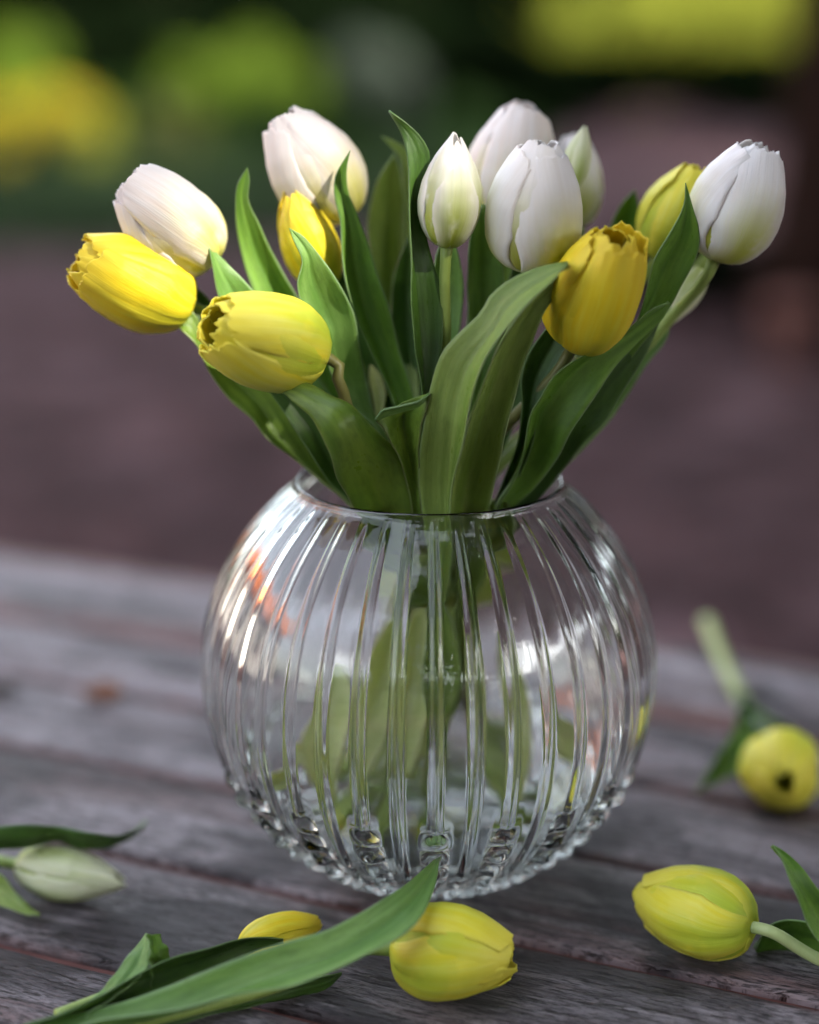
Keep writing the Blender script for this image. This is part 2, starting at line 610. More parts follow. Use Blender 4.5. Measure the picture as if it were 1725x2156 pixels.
def fol_mat(name, a, b, fac=0.25):
    m, nt, out = new_mat(name)
    g = N(nt)
    geo = g.new('ShaderNodeNewGeometry')
    tc = g.new('ShaderNodeTexCoord').outputs['Object']
    n1 = g.noise(tc, 2.5, 3)
    f = g.math('MULTIPLY', g.math('ADD', geo.outputs['Random Per Island'], n1), 0.5)
    c = g.mix(f, a, b)
    translucent_mix(g, out, c, c, fac, 0.8, 0.0, None)
    return m


FM = {
    'dark': fol_mat("foliage_dark", (0.0025, 0.005, 0.002), (0.008, 0.015, 0.005)),
    'green': fol_mat("foliage_green", (0.009, 0.02, 0.005), (0.022, 0.045, 0.01)),
    'lime': fol_mat("foliage_lime", (0.05, 0.09, 0.010), (0.115, 0.165, 0.02)),
    'gold': fol_mat("foliage_gold", (0.13, 0.155, 0.018), (0.26, 0.28, 0.04)),
    'yellow': fol_mat("blossom_yellow", (0.36, 0.29, 0.015), (0.52, 0.43, 0.03)),
    'grey': fol_mat("foliage_grey", (0.04, 0.055, 0.04), (0.09, 0.11, 0.085)),
    'olive': fol_mat("foliage_olive", (0.05, 0.06, 0.02), (0.11, 0.12, 0.04)),
}
M_BARK = simple("bark", (0.017, 0.010, 0.008), 0.95, 0.5, 14.0, 0.0)


def bark_tube(path, r0, r1, n=14, seg=12, seed=0):
    c = catmull(path, n)
    rad = [(r0 * (1 - i / (n - 1)) + r1 * i / (n - 1)) * (1 + 0.5 * math.exp(-5.0 * i / (n - 1) * 3) * (1 if r0 > 0.1 else 0)) for i in range(n)]
    V, Fc = tube(c, rad, seg)
    V = np.array(V)
    for i, v in enumerate(V):
        q = noise.noise(Vector(v) * 6 + Vector((seed, 0, 0)))
        V[i] += (np.array(v) - c[min(i // seg, n - 1)]) * q * 0.22
    return V, Fc


def join(parts):
    V, Fc = [], []
    for v, f in parts:
        b = len(V)
        V += [tuple(p) for p in v]
        Fc += [tuple(int(q) + b for q in t) for t in f]
    return V, Fc


CHINKS = [(at(745, 300, .02), .05)]


def tree(label, loc, h, cr, mat, seed, n=6000, leaf=0.16, trunk=0.2, group=None, low=.48):
    r = random.Random(seed)
    root = empty("tree", loc)
    tag(root, label, "tree", group)
    lean = (r.uniform(-.2, .2), r.uniform(-.2, .2))
    parts = [bark_tube([(0, 0, -0.05), (lean[0] * .3, lean[1] * .3, h * .25), (lean[0], lean[1], h * .8)], trunk, trunk * .3, seed=seed)]
    for i in range(6):
        a = i * 1.05 + r.uniform(-.3, .3)
        z0 = h * r.uniform(.35, .6)
        parts.append(bark_tube([(lean[0] * .5, lean[1] * .5, z0), (math.cos(a) * cr * .4, math.sin(a) * cr * .4, z0 + h * .12),
                                (math.cos(a) * cr * .8, math.sin(a) * cr * .8, z0 + h * .25)], trunk * .35, trunk * .08, 8, 7, seed))
    V, Fc = join(parts)
    make("trunk", V, Fc, M_BARK, root)
    bl = []
    for i in range(13):
        a = r.uniform(0, 6.28)
        q = r.uniform(0, .75) * cr
        s = r.uniform(.3, .52) * cr
        bl.append((math.cos(a) * q, math.sin(a) * q, h * r.uniform(low, .92), s, s, s * .8))
    gaps = [(np.array(tuple(p)) - np.array(loc), g_) for p, g_ in CHINKS]
    V, Fc = foliage(n, leaf, bl, seed, gaps=gaps)
    make("crown", V, Fc, FM[mat], root, smooth=False)
    return root


def shrub(label, loc, w, h, mat, seed, n=3500, leaf=0.05, depth=None, group=None, cat="shrub", name="shrub", flower=None):
    r = random.Random(seed)
    root = empty(name, loc)
    tag(root, label, cat, group)
    d = depth or w
    bl = []
    for i in range(11):
        s = r.uniform(.28, .42)
        bl.append((r.uniform(-.5, .5) * w * .75, r.uniform(-.5, .5) * d * .75, h * r.uniform(.25, .72), s * w * .62, s * d * .62, h * r.uniform(.24, .32)))
    V, Fc = foliage(n, leaf, bl, seed)
    make("foliage", V, Fc, FM[mat], root, smooth=False)
    if flower:
        V, Fc = foliage(n, leaf * .9, [(b[0], b[1], b[2] + .03, b[3] * 1.06, b[4] * 1.06, b[5] * 1.06) for b in bl], seed + 1)
        make("blossom", V, Fc, FM[flower], root, smooth=False)
    st = []
    for i in range(7):
        a = r.uniform(0, 6.28)
        st.append(bark_tube([(0.03 * math.cos(a), 0.03 * math.sin(a), -.02), (math.cos(a) * w * .12, math.sin(a) * d * .12, h * .4),
                             (math.cos(a) * w * .3, math.sin(a) * d * .3, h * .75)], .015, .005, 6, 5, seed))
    V, Fc = join(st)
    make("stem", V, Fc, M_BARK, root)
    return root


def gx(px, Y):
    """sideways position of a pixel column at distance Y from the camera"""
    return CAM.x + (px - 862.5) / F * Y * 1.02


def G(px, Y):
    return (gx(px, Y), CAM.y + Y, 0)


shrub("small golden shrub beside the yellow blossom", G(205, 16.5), 0.5, 0.5, 'gold', 17, 1800, 0.04)
shrub("small lime shrub in front of the grey shrub", G(640, 20.2), 0.8, 0.95, 'lime', 18, 1500, 0.05)
shrub("thin golden shrub standing behind the tall hedge bush", G(1140, 27.5), 1.6, 2.1, 'gold', 19, 1500, 0.08)
# flowering and golden shrubs across the lawn, dark hedging behind and between
shrub("yellow flowering shrub in full bloom on the lawn", G(85, 15.5), 1.0, 0.66, 'olive', 11, 4200, 0.035, group=None, flower='yellow')
shrub("lime green shrub behind the yellow blossom", G(60, 19.5), 1.35, 1.2, 'lime', 12, 4500, 0.06)
shrub("lime green rounded shrub between dark bushes", G(492, 19.5), 1.35, 1.16, 'lime', 13, 4500, 0.06)
shrub("grey green shrub beside the dark hedge", G(815, 20.5), 1.1, 1.18, 'grey', 14, 3500, 0.06)
shrub("golden leaved tall shrub behind the dark low hedge", G(1455, 27.0), 3.9, 2.6, 'gold', 15, 9000, 0.09, depth=1.6)
shrub("olive green low shrub with brownish leaves on the lawn", G(375, 17.0), 0.75, 0.55, 'olive', 16, 2600, 0.045)
for i, (px, Y, w, h) in enumerate([(250, 17.8, 1.1, 0.66), (640, 17.6, 1.3, 0.62), (-130, 18.2, 1.2, 0.8)]):
    shrub(["dark bush beside the olive shrub on the lawn", "dark wide bush in front of the lime shrub", "dark bush beside the yellow flowering shrub"][i],
          G(px, Y), w, h, 'green', 20 + i, 3000, 0.05)
for i, (px, Y, w, h, lab) in enumerate([
        (1010, 21.0, 2.3, 1.5, "tall black green hedge bush beside the grey shrub"),
        (1330, 22.5, 2.6, 1.13, "low dark hedge bush below the golden shrub"),
        (1640, 22.5, 2.4, 1.12, "low dark hedge bush below the golden shrub, next to the tree trunk"),
        (230, 24.0, 3.0, 2.0, "dark evergreen bush behind the lime shrubs"),
        (700, 25.0, 3.4, 2.2, "dark evergreen bush behind the grey shrub")]):
    shrub(lab, G(px, Y), w, h, 'dark', 30 + i, 5000, 0.08, depth=1.4)
shrub("low dark ground cover bush at the foot of the tree trunk", G(1545, 7.3), 1.0, 0.36, 'dark', 40, 11000, 0.05, depth=0.6)

for i, (px, Y, h, cr, m_) in enumerate([(-120, 33, 8.5, 3.4, 'green'), (380, 36, 9.5, 3.8, 'dark'), (860, 34, 8.0, 3.4, 'dark'),
                                       (1330, 37, 9.0, 3.9, 'green'), (1800, 35, 9.0, 3.6, 'dark')]):
    t = tree(["broad tree standing behind the yellow blossom", "tall dark tree behind the evergreen bush", "dark tree behind the tall hedge bush",
              "green tree behind the golden shrub", "dark tree behind the thick brown trunk"][i], G(px, Y), h, cr, m_, 60 + i, 6500, 0.22, 0.24, "trees at the end of the garden")
# hedge that closes the garden
hv, hf = foliage(30000, 0.30, [(x, 0, 1.5, 1.6, 0.8, 1.6) for x in np.arange(-26, 27, 1.6)], 77)
hr = empty("garden_hedge", (0, 39.0, 0))
tag(hr, "long dark clipped hedge closing off the end of the garden", "hedge")
make("foliage", hv, hf, FM['dark'], hr, smooth=False)
for (hx, hy, rz_, lab_) in [(0, -13.0, 0, "unseen dark hedge added to block the sky at the near end of the garden"), (13.0, 4.0, math.pi / 2, "unseen dark hedge added to block the sky on the side opposite the house")]:  # unseen hedges added to block bright sky mirrored in the glass
    h2 = empty("garden_hedge", (hx, hy, 0), rz_)
    tag(h2, lab_, "hedge")
    V, Fc = foliage(15000, 0.2, [(x, 0, 1.9, 1.6, 0.8, 2.1) for x in np.arange(-17, 18, 1.7)], 78)
    make("foliage", V, Fc, FM['green'], h2, smooth=False)

# the near trunk at the right, and the trees whose crowns shade the table and the path, with more added unseen to block sun and sky
for i, (x_, y_, h_, cr_, tr_, lab_, m_) in enumerate([
        (gx(1592, 6.6) + 0.36, CAM.y + 6.6, 8.5, 3.2, .30, "thick dark brown tree trunk standing at the edge of the gravel", 'green'),
        (5.3, -3.7, 9.5, 3.7, .25, "broad tree whose crown keeps the sun off the table", 'green'),
        (6.4, 0.2, 9.5, 3.6, .22, "broad tree beside the gravel, nearest the side hedge", 'green'),
        (5.6, 4.2, 9.0, 3.4, .22, "broad tree between the table and the thick trunk", 'green'),
        (6.2, 9.4, 9.0, 3.4, .22, "broad tree beside the path shading the lawn", 'green'),
        (0.9, -3.3, 9.5, 3.5, .24, "unseen tree added to keep sky off the glass, crown over the near end of the table", 'green'),
        (-3.4, -7.4, 8.0, 3.0, .24, "unseen tree added to block the horizon between the house and the near hedge", 'green'),
        (8.6, 13.5, 9.5, 3.6, .24, "unseen tree added to shade the gravel path halfway along", 'green'),
        (7.8, 17.8, 9.0, 3.0, .22, "unseen tree added to shade the far end of the gravel path", 'green')]):
    tree(lab_, (x_, y_, 0), h_, cr_, m_, 91 + i, 13000, 0.17, tr_, "garden trees round the table", .45 if i in (0, 2) else .33)


def sun_fleck_pot():  # made-up pot, its red standing in for a sun fleck on the trunk
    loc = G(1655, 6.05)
    root = empty("sun_fleck_pot", loc)
    tag(root, "made-up reddish pot standing in for a sun fleck on the tree trunk", "pot")
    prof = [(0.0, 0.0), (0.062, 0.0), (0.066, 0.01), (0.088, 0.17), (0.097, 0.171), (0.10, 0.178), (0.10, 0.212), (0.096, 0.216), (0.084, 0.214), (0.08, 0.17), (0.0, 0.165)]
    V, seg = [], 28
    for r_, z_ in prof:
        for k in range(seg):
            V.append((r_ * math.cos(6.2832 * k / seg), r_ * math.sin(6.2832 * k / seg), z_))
    make("fleck_pot_body", V, grid_faces(len(prof), seg, True), simple("clay", (0.17, 0.08, 0.068), 0.85, 0.25, 20), root)
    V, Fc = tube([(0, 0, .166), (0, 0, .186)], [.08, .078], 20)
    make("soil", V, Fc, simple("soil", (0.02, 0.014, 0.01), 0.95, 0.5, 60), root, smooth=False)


sun_fleck_pot()

# ------------------------------------------------------------------ the house to the left (seen only mirrored in the glass)
def box(x0, x1, y0, y1, z0, z1):
    v = [(x, y, z) for x in (x0, x1) for y in (y0, y1) for z in (z0, z1)]
    f = [(0, 1, 3, 2), (4, 6, 7, 5), (0, 4, 5, 1), (2, 3, 7, 6), (0, 2, 6, 4), (1, 5, 7, 3)]
    return v, f


def house():
    root = empty("house", (-11.0, 4.0, 0), math.radians(0))
    tag(root, "white walled house with an orange tiled roof mirrored in the glass", "house")
    V, Fc = box(-3.0, 3.0, -5.0, 5.0, 0, 2.9)
    make("wall", V, Fc, simple("plaster", (0.72, 0.66, 0.60), 0.85, 0.06, 4), root, smooth=False)
    rv = [(3.5, -5.5, 2.75), (3.5, 5.5, 2.75), (0, 5.5, 4.9), (0, -5.5, 4.9), (-3.5, -5.5, 2.75), (-3.5, 5.5, 2.75),
          (3.5, -5.5, 2.95), (3.5, 5.5, 2.95), (0, 5.5, 5.1), (0, -5.5, 5.1), (-3.5, -5.5, 2.95), (-3.5, 5.5, 2.95)]
    rf = [(0, 1, 2, 3), (3, 2, 5, 4), (6, 9, 8, 7), (9, 10, 11, 8), (0, 6, 7, 1), (4, 5, 11, 10), (0, 3, 9, 6), (3, 4, 10, 9), (1, 7, 8, 2), (2, 8, 11, 5)]
    make("roof", rv, rf, simple("roof_tile", (0.62, 0.17, 0.05), 0.8, 0.2, 6), root, smooth=False)
    glass = simple("house_window_glass", (0.03, 0.035, 0.045), 0.08, 0.1, 1, 0.6)
    frame = simple("house_window_frame", (0.7, 0.68, 0.66), 0.5, 0.05, 3)
    for yy in (-3.4, -0.4, 2.6):
        V, Fc = box(3.003, 3.06, yy - .6, yy + .6, .95, 2.2)
        w = make("window", V, Fc, frame, root, smooth=False)
        V, Fc = box(3.063, 3.075, yy - .52, yy - .03, 1.03, 2.12)
        make("pane", V, Fc, glass, w, smooth=False)
        V, Fc = box(3.063, 3.075, yy + .03, yy + .52, 1.03, 2.12)
        make("pane", V, Fc, glass, w, smooth=False)


house()

# ------------------------------------------------------------------ the table
ANG = math.radians(-23.5)
tbl = empty("garden_table", (0, 0, 0))
tag(tbl, "weathered grey purple plank garden table under the vase", "table")


def table():
    ux = Vector((math.cos(ANG), math.sin(ANG), 0))
    uy = Vector((-math.sin(ANG), math.cos(ANG), 0))
    # seams where they cross x = camera, as distances from the camera
    seams = [0.2, 0.29, 0.385, 0.478, 0.5686, 0.664, 0.755, 0.852, 0.948, 1.085]
    ca = math.cos(ANG)
    r = random.Random(3)
    for i in range(len(seams) - 1):
        d0, d1 = seams[i] * ca, seams[i + 1] * ca
        gap = 0.0030
        w = d1 - d0 - 2 * gap
        L = 1.75
        nx, ny = 60, 9
        th = 0.028
        V = []
        prof = [(-w / 2 - .0008, -th), (-w / 2, -0.003), (-w / 2 + .0012, -0.0008), (-w / 2 + .004, 0.0), (-w * .25, 0.0004), (0, 0.0003), (w * .25, 0.0004),
                (w / 2 - .004, 0.0), (w / 2 - .0012, -0.0008), (w / 2, -0.003), (w / 2 + .0008, -th)]
        ph = r.uniform(0, 50)
        for a in range(nx):
            xx = -L / 2 + L * a / (nx - 1) + (r.uniform(-.01, .01) if a in (0, nx - 1) else 0)
            for k, (yy, zz) in enumerate(prof):
                q = noise.noise(Vector((xx * 9, yy * 30, ph)))
                e = noise.noise(Vector((xx * 28, ph, k * .2)))
                edge = 1.0 if abs(yy) > w * .4 else 0.2
                V.append((xx, yy + e * .0012 * edge * (1 if k not in (0, 10) else 0), zz + q * .0006 + (e * .0006 * edge if k not in (0, 10) else 0)))
        Fc = [tuple(reversed(f)) for f in grid_faces(nx, len(prof), True)]
        Fc.append(tuple(range(len(prof))))
        Fc.append(tuple(reversed([(nx - 1) * len(prof) + k for k in range(len(prof))])))
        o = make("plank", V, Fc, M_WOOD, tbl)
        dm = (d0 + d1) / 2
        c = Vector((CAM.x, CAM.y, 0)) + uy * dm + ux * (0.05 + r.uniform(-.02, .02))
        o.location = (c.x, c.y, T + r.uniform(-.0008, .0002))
        plank_sheen = [1.0, 1.0, 1.0, 1.0, .95, 1.1, 1.25, 1.5, 1.7][i]  # far planks painted lighter to stand in for the sky's grazing sheen
        o.color = (plank_sheen * 1.03, plank_sheen * .98, plank_sheen * 1.0, 1)
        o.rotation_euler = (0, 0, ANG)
    for d in seams[1:-1]:
        V, Fc = box(-.86, .86, -.006, .006, -.02, -.0045)
        o = make("groove_strip", V, Fc, M_RED, tbl, smooth=False)
        c = Vector((CAM.x, CAM.y, 0)) + uy * (d * ca) + ux * .05
        o.location = (c.x, c.y, T)
        o.rotation_euler = (0, 0, ANG)
    # frame and legs under the planks
    wd = M_WOOD
    c0 = Vector((CAM.x, CAM.y, 0)) + uy * (0.2 * ca + .443) + ux * .05
    for xx in (-.62, 0, .62):
        V, Fc = box(xx - .03, xx + .03, -.36, .36, -.075, -.0285)
        o = make("batten", V, Fc, wd, tbl, smooth=False)
        o.location = (c0.x, c0.y, T)
        o.rotation_euler = (0, 0, ANG)
    for sx in (-.62, .62):
        for sy in (-.3, .3):
            V, Fc = box(sx - .035, sx + .035, sy - .035, sy + .035, -T, -.0755)
            o = make("leg", V, Fc, wd, tbl, smooth=False)
            o.location = (c0.x, c0.y, T)
            o.rotation_euler = (0, 0, ANG)


table()

# ------------------------------------------------------------------ the vase
VY = 0.008                               # the vase's axis
VC, VR, RIM = 0.0962, 0.1012, 0.182         # centre height, radius, rim height above the table


def glass_material():
    m, nt, out = new_mat("clear_glass")
    g = N(nt)
    tc = g.new('ShaderNodeTexCoord').outputs['Object']
    n1 = g.noise(tc, 55.0, 2)
    b = g.new('ShaderNodeBsdfGlass')
    b.inputs['Color'].default_value = (0.975, 0.985, 0.98, 1)
    b.inputs['Roughness'].default_value = 0.0
    b.inputs['IOR'].default_value = 1.5
    g.link(g.bump(n1, 0.05, 0.002), b.inputs['Normal'])
    g.link(b.outputs[0], out.inputs[0])
    return m


def vase():
    NP = 20
    per = 32
    nt_ = NP * per
    th = np.linspace(0, 2 * np.pi, nt_, endpoint=False)
    ph0 = -np.pi / 2 + 0.02
    q = ((th - ph0) * NP / (2 * np.pi)) % 1.0
    q = np.abs(np.where(q > .5, q - 1, q)) * 2               # 0 on the narrow rib, 1 in the middle of the broad panel
    w = 0.14
    rib = np.where(q < w, np.sqrt(np.clip(1 - (q / w) ** 2, 0, 1)), 0.0)          # ribs that break up into beads low down
    qb = 1 - q
    rib2 = np.where(qb < w, np.sqrt(np.clip(1 - (qb / w) ** 2, 0, 1)), 0.0)       # ribs that run down smooth
    wide = np.where(q < .45, np.cos(q / .9 * np.pi), 0.0)
    panel = np.sin(np.clip((q - w) / (1 - 2 * w), 0, 1) * np.pi)
    # outer profile by polar angle a from straight down
    a0 = math.acos(VC / VR)
    a1 = math.pi - math.acos((RIM - VC - .003) / VR)
    na = 210
    A = a0 + (a1 - a0) * np.linspace(0, 1, na)
    rows = []
    for a in A:
        r0 = VR * math.sin(a)
        z = VC - VR * math.cos(a)
        fade = min(1, max(0, (a1 - a) / 0.16)) ** 0.7 * min(1, max(0.0, (a - a0) / .12))
        amp = min(1.0, r0 / VR + .15)
        low = 1 / (1 + math.exp((a - 1.16) * 30))                # 1 in the beaded lower part
        s = (1.20 - a) * VR / 0.0118                              # bead count from the first bead down
        bead = math.sin(math.pi * (s % 1.0)) ** .7 if s > 0 else 1.0
        deep = min(1, max(0, (0.80 - a) / .15))
        dr = fade * amp * ((1 - low) * 0.0012 * rib + low * 0.0046 * bead * wide + (1 - deep) * 0.0010 * rib2 + 0.0002 * panel
                           + deep * 0.0042 * abs(math.sin(math.pi * (s + .5))) ** .8 * np.where(q > .5, -np.cos(q * np.pi), 0.0) - 0.0016)
        rr = r0 + dr * math.sin(a)
        zz = z - dr * math.cos(a)
        zz = np.maximum(zz, 0.0004)
        rows.append(np.stack([rr * np.cos(th), rr * np.sin(th), zz + 0 * th], 1))
    rim_r = VR * math.sin(a1)
    # rolled lip
    for k in range(1, 9):
        an = k / 8 * math.pi
        rr = rim_r - .0011 + .0011 * math.cos(an)
        zz = RIM - .003 + .0022 * math.sin(an)
        rows.append(np.stack([rr * np.cos(th), rr * np.sin(th), zz + 0 * th], 1))
    # inner wall, smooth, thicker towards the bottom
    b1 = a1 - .012
    for a in np.linspace(b1, 0.02, 70):
        t_ = 0.0026 + 0.0045 * max(0, (1.2 - a)) / 1.2
        R_ = VR - t_
        rr = R_ * math.sin(a)
        zz = max(VC - R_ * math.cos(a), 0.0095 + .0 * a)
        wob = 0.0 * rib * min(1, rr / .05) if 0.7 < a < a1 - .25 else 0 * th
        rr = rr - wob
        rows.append(np.stack([rr * np.cos(th), rr * np.sin(th), zz + 0 * th], 1))
    V = np.vstack(rows)
    Fc = grid_faces(len(rows), nt_, True)
    nb = len(V)
    # bottom (outside) and inner floor closing points
    V = np.vstack([V, [[0, 0, 0.0022]], [[0, 0, 0.0093]]])
    for j in range(nt_):
        Fc.append((nb, (j + 1) % nt_, j))
        b = (len(rows) - 1) * nt_
        Fc.append((nb + 1, b + j, b + (j + 1) % nt_))
    o = make("glass_vase", V, Fc, glass_material())
    o.location = (0, VY, T + 0.0008)
    tag(o, "round clear ribbed glass vase holding the tulip bouquet", "vase")
    return o


vase()

# ------------------------------------------------------------------ tulips
def prof_r(u, op):
    us = [0, .03, .08, .16, .28, .42, .58, .74, .88, 1.0]
    cl = [.12, .36, .60, .80, .95, 1.0, .93, .72, .42, .14]
    hf = [.12, .38, .64, .84, .97, 1.0, .98, .90, .76, .60]
    C = [c * (1 - op) + h * op for c, h in zip(cl, hf)]
    return np.interp(u, us, C)


def smooth_prof(op):
    u = np.linspace(0, 1, 400)
    r = prof_r(u, op)
    k = np.hanning(31)
    k /= k.sum()
    rp = np.r_[np.full(15, r[0]), r, np.full(15, r[-1])]
    s = np.convolve(rp, k, 'valid')
    s[:12] = r[:12]
    return u, s


def petals(root, base, tip, R, mat, op=0.6, roll=0.0, fringe=0.5, pointed=0.0, seed=0, bend=0.0, nopen=None):
    """six overlapping petals round the axis base -> tip"""
    rnd = random.Random(seed)
    base, tip = Vector(base), Vector(tip)
    L = (tip - base).length
    Z = (tip - base).normalized()
    side = Z.cross(Vector((0, -1, 0.15)))
    if side.length < .2:
        side = Vector((1, 0, 0)) - Z * Z.x
    X = side.normalized()
    Y = Z.cross(X)
    us, rs_o = smooth_prof(op)
    _, rs_i = smooth_prof(op * .45)
    nu, nv = 34, 25
    for k in range(6):
        inner = k % 2
        rs_ = rs_i if inner else rs_o
        phi = roll - math.pi / 2 + k * math.pi / 3 + rnd.uniform(-.10, .10)
        kr = (0.93 if inner else 1.0) * rnd.uniform(.97, 1.02)
        kl = (1.02 if inner else 0.985) * rnd.uniform(.96, 1.03)
        W = R * (1.05 if inner else 1.0) * rnd.uniform(.95, 1.05)
        op_k = rnd.uniform(-.05, .07)
        sd_ = rnd.uniform(0, 100)
        V, UV = [], []
        for i in range(nu):
            s = i / (nu - 1)
            s = 1 - (1 - s) ** 1.25
            for j in range(nv):
                v = -1 + 2 * j / (nv - 1)
                av = abs(v)
                top = 1 - (0.11 + 0.26 * pointed) * av ** (3.2 - 1.7 * pointed)
                jag = noise.noise(Vector((v * 7.0, sd_, 0))) * .06 + abs(noise.noise(Vector((v * 17.0, sd_, 3)))) * -.10
                top += fringe * jag * (0.4 + .6 * av)
                # notch beside the midrib, typical for a blunt petal
                top -= fringe * .02 * math.exp(-((v - .12) / .1) ** 2)
                u = s * top
                rr = float(np.interp(min(u, 1), us, rs_)) * R
                wsh = (0.34 + 0.66 * min(1, u / .34) ** .75) if u < .34 else 1 - (0.34 + .38 * pointed) * ((u - .34) / .66) ** (2.2 - .6 * pointed)
                wabs = W * wsh
                ang = min(wabs / max(rr, .12 * R), 1.35 if not pointed else 1.2) * v
                rad = rr * kr
                rad *= 1.02 + .018 * v * (1 - .5 * inner) - (.10 if not inner else .05) * av ** 2 + .012 * math.exp(-((av - .93) / .07) ** 2) * s * (1 - inner)
                rad -= R * .04 * math.exp(-(v / .08) ** 2) * (1 - .8 * s)          # midrib furrow
                rad += R * .045 * noise.noise(Vector((v * 1.7, s * 2.4, sd_)))
                rad += R * .010 * noise.noise(Vector((v * 6, s * 3, sd_ + 9)))
                rad += R * (op_k * s ** 3 + fringe * .10 * max(0, s - .82) / .18 * noise.noise(Vector((v * 4, sd_, 7))))
                zz = u * L * kl
                # rolled-in claw at the bottom
                zz += -R * .10 * math.exp(-(s / .12) ** 2) * (rr / R)
                a = phi + ang
                p = base + X * (rad * math.cos(a)) + Y * (rad * math.sin(a)) + Z * zz
                if bend:
                    p += X * (bend * R * (u ** 2))
                V.append(p)
                UV.append((j / (nv - 1), s))
        o = make("petal", [tuple(p) for p in V], grid_faces(nu, nv), mat, root, uv=UV, origin=root.location)
        solidify(o, 0.0007, 0.0)
    # pistil and stamens hidden in the cup
    if op > .2:
        Vp, Fp = tube([base + Z * .002, base + Z * (L * .60), base + Z * (L * .66)], [R * .15, R * .13, R * .22], 8)
        make("pistil", [tuple(p) for p in Vp], Fp, SM_PALE, root, origin=root.location)
    return Z


def stem(root, path, r0, r1, mat, n=40):
    c = catmull(path, n)
    rad = [r0 + (r1 - r0) * i / (n - 1) for i in range(n)]
    rad[0] *= 1.25
    V, Fc = tube(c, rad, 12)
    return make("stem", V, Fc, mat, root, origin=root.location)


def leaf(root, Lp, Rp, ys, col='mid', cup=0.006, tilt=0.0, wave=0.0008, seed=0, ns=44, table_h=None):
    """a leaf from its two outlines, tip first; ys = depths along it (or heights over the table)"""
    nv = 13
    a = catmull(Lp, ns)
    b = catmull(Rp, ns)
    yy = lerp_list(ys, ns)
    if table_h is None:                                    # into the neck of the vase
        py_ = (a[:, 1] + b[:, 1]) / 2
        k_ = np.clip((py_ - 880) / 150, 0, 1)
        yy = yy + (VY + .002) * k_ * k_ * (3 - 2 * k_)
    tl = lerp_list(tilt if isinstance(tilt, (list, tuple)) else [tilt, tilt], ns)
    cu = lerp_list(cup if isinstance(cup, (list, tuple)) else [cup, cup], ns)
    A = np.array([tuple(at(a[i][0], a[i][1], yy[i] - tl[i] / 2)) for i in range(ns)])
    B = np.array([tuple(at(b[i][0], b[i][1], yy[i] + tl[i] / 2)) for i in range(ns)])
    C = (A + B) / 2
    tan = np.gradient(C, axis=0)
    tan /= np.linalg.norm(tan, axis=1)[:, None]
    acr = B - A
    wid = np.linalg.norm(acr, axis=1)
    nrm = np.cross(acr, tan)
    nl = np.linalg.norm(nrm, axis=1)[:, None]
    nrm = nrm / np.maximum(nl, 1e-9)
    for i in range(ns):                                    # away from the camera
        if nrm[i].dot(np.array(tuple(FWD))) < 0:
            nrm[i] *= -1
    V, UV = [], []
    for i in range(ns):
        wf = min(1.0, wid[i] / 0.018)
        for j in range(nv):
            v = -1 + 2 * j / (nv - 1)
            p = A[i] * (1 - v) / 2 + B[i] * (1 + v) / 2
            d = cu[i] * wf * (1 - v * v) + 0.0011 * wf * math.exp(-(v / .13) ** 2)
            d += wave * wf * noise.noise(Vector((i * .13, v * 1.2, seed * 3.7 + 1))) * (0.6 + 1.4 * v * v)
            p = p + nrm[i] * d
            e = noise.noise(Vector((i * .21, np.sign(v) * 5, seed + .5))) * .0008 * wf * abs(v) ** 3
            p = p + acr[i] / (wid[i] + 1e-9) * e * np.sign(v)
            V.append(p)
            UV.append((j / (nv - 1), i / (ns - 1)))
    if table_h is not None:
        V = [np.array((q[0], q[1], max(q[2], T + table_h))) for q in V]
    o = make("leaf", V, grid_faces(ns, nv), LM[col], root, uv=UV, origin=root.location)
    solidify(o, 0.0006, 0.0)
    return o


GROUP_B = "tulips in the glass vase"
GROUP_T = "tulips lying on the table"


def floor_z(r):
    R_ = VR - .0078
    return T + max(VC - math.sqrt(max(R_ ** 2 - r * r, 1e-6)), .0095) + .006


def bouquet(label, b, t, yb, yt, Rpx, mat, end, op=.6, roll=0., fringe=.5, pointed=0., seed=0, via=None, stemmat=None, neck=None, sr=.0024, hidden=False):
    """b, t = base and tip pixels of the bloom; end = (angle, radius) where the stem stands on the vase floor"""
    B_, T_ = at(b[0], b[1], yb), at(t[0], t[1], yt)
    R = Rpx / F * ((B_ + T_) / 2 - CAM).dot(FWD)
    ex, ey = end[1] * math.cos(end[0]), end[1] * math.sin(end[0])
    ey += VY
    e = Vector((ex, ey, floor_z(end[1])))
    root = empty("tulip", e)
    tag(root, label, "tulip", GROUP_B)
    Z = petals(root, B_, T_, R, mat, op, roll, fringe, pointed, seed)
    nk = neck or (max(-.034, min(.034, B_.x * .22)), max(-.03, min(.03, B_.y * .5)))
    nkp = Vector((nk[0], nk[1] + VY, T + RIM))
    path = [B_ + Z * .002, B_ - Z * .009]
    if via:
        path += [at(*q) for q in via]
    path += [nkp, Vector(((nk[0] + ex) / 2, (nk[1] + ey) / 2, T + .10)), e]
    stem(root, path, sr, sr * 1.15, stemmat or SM)
    return root


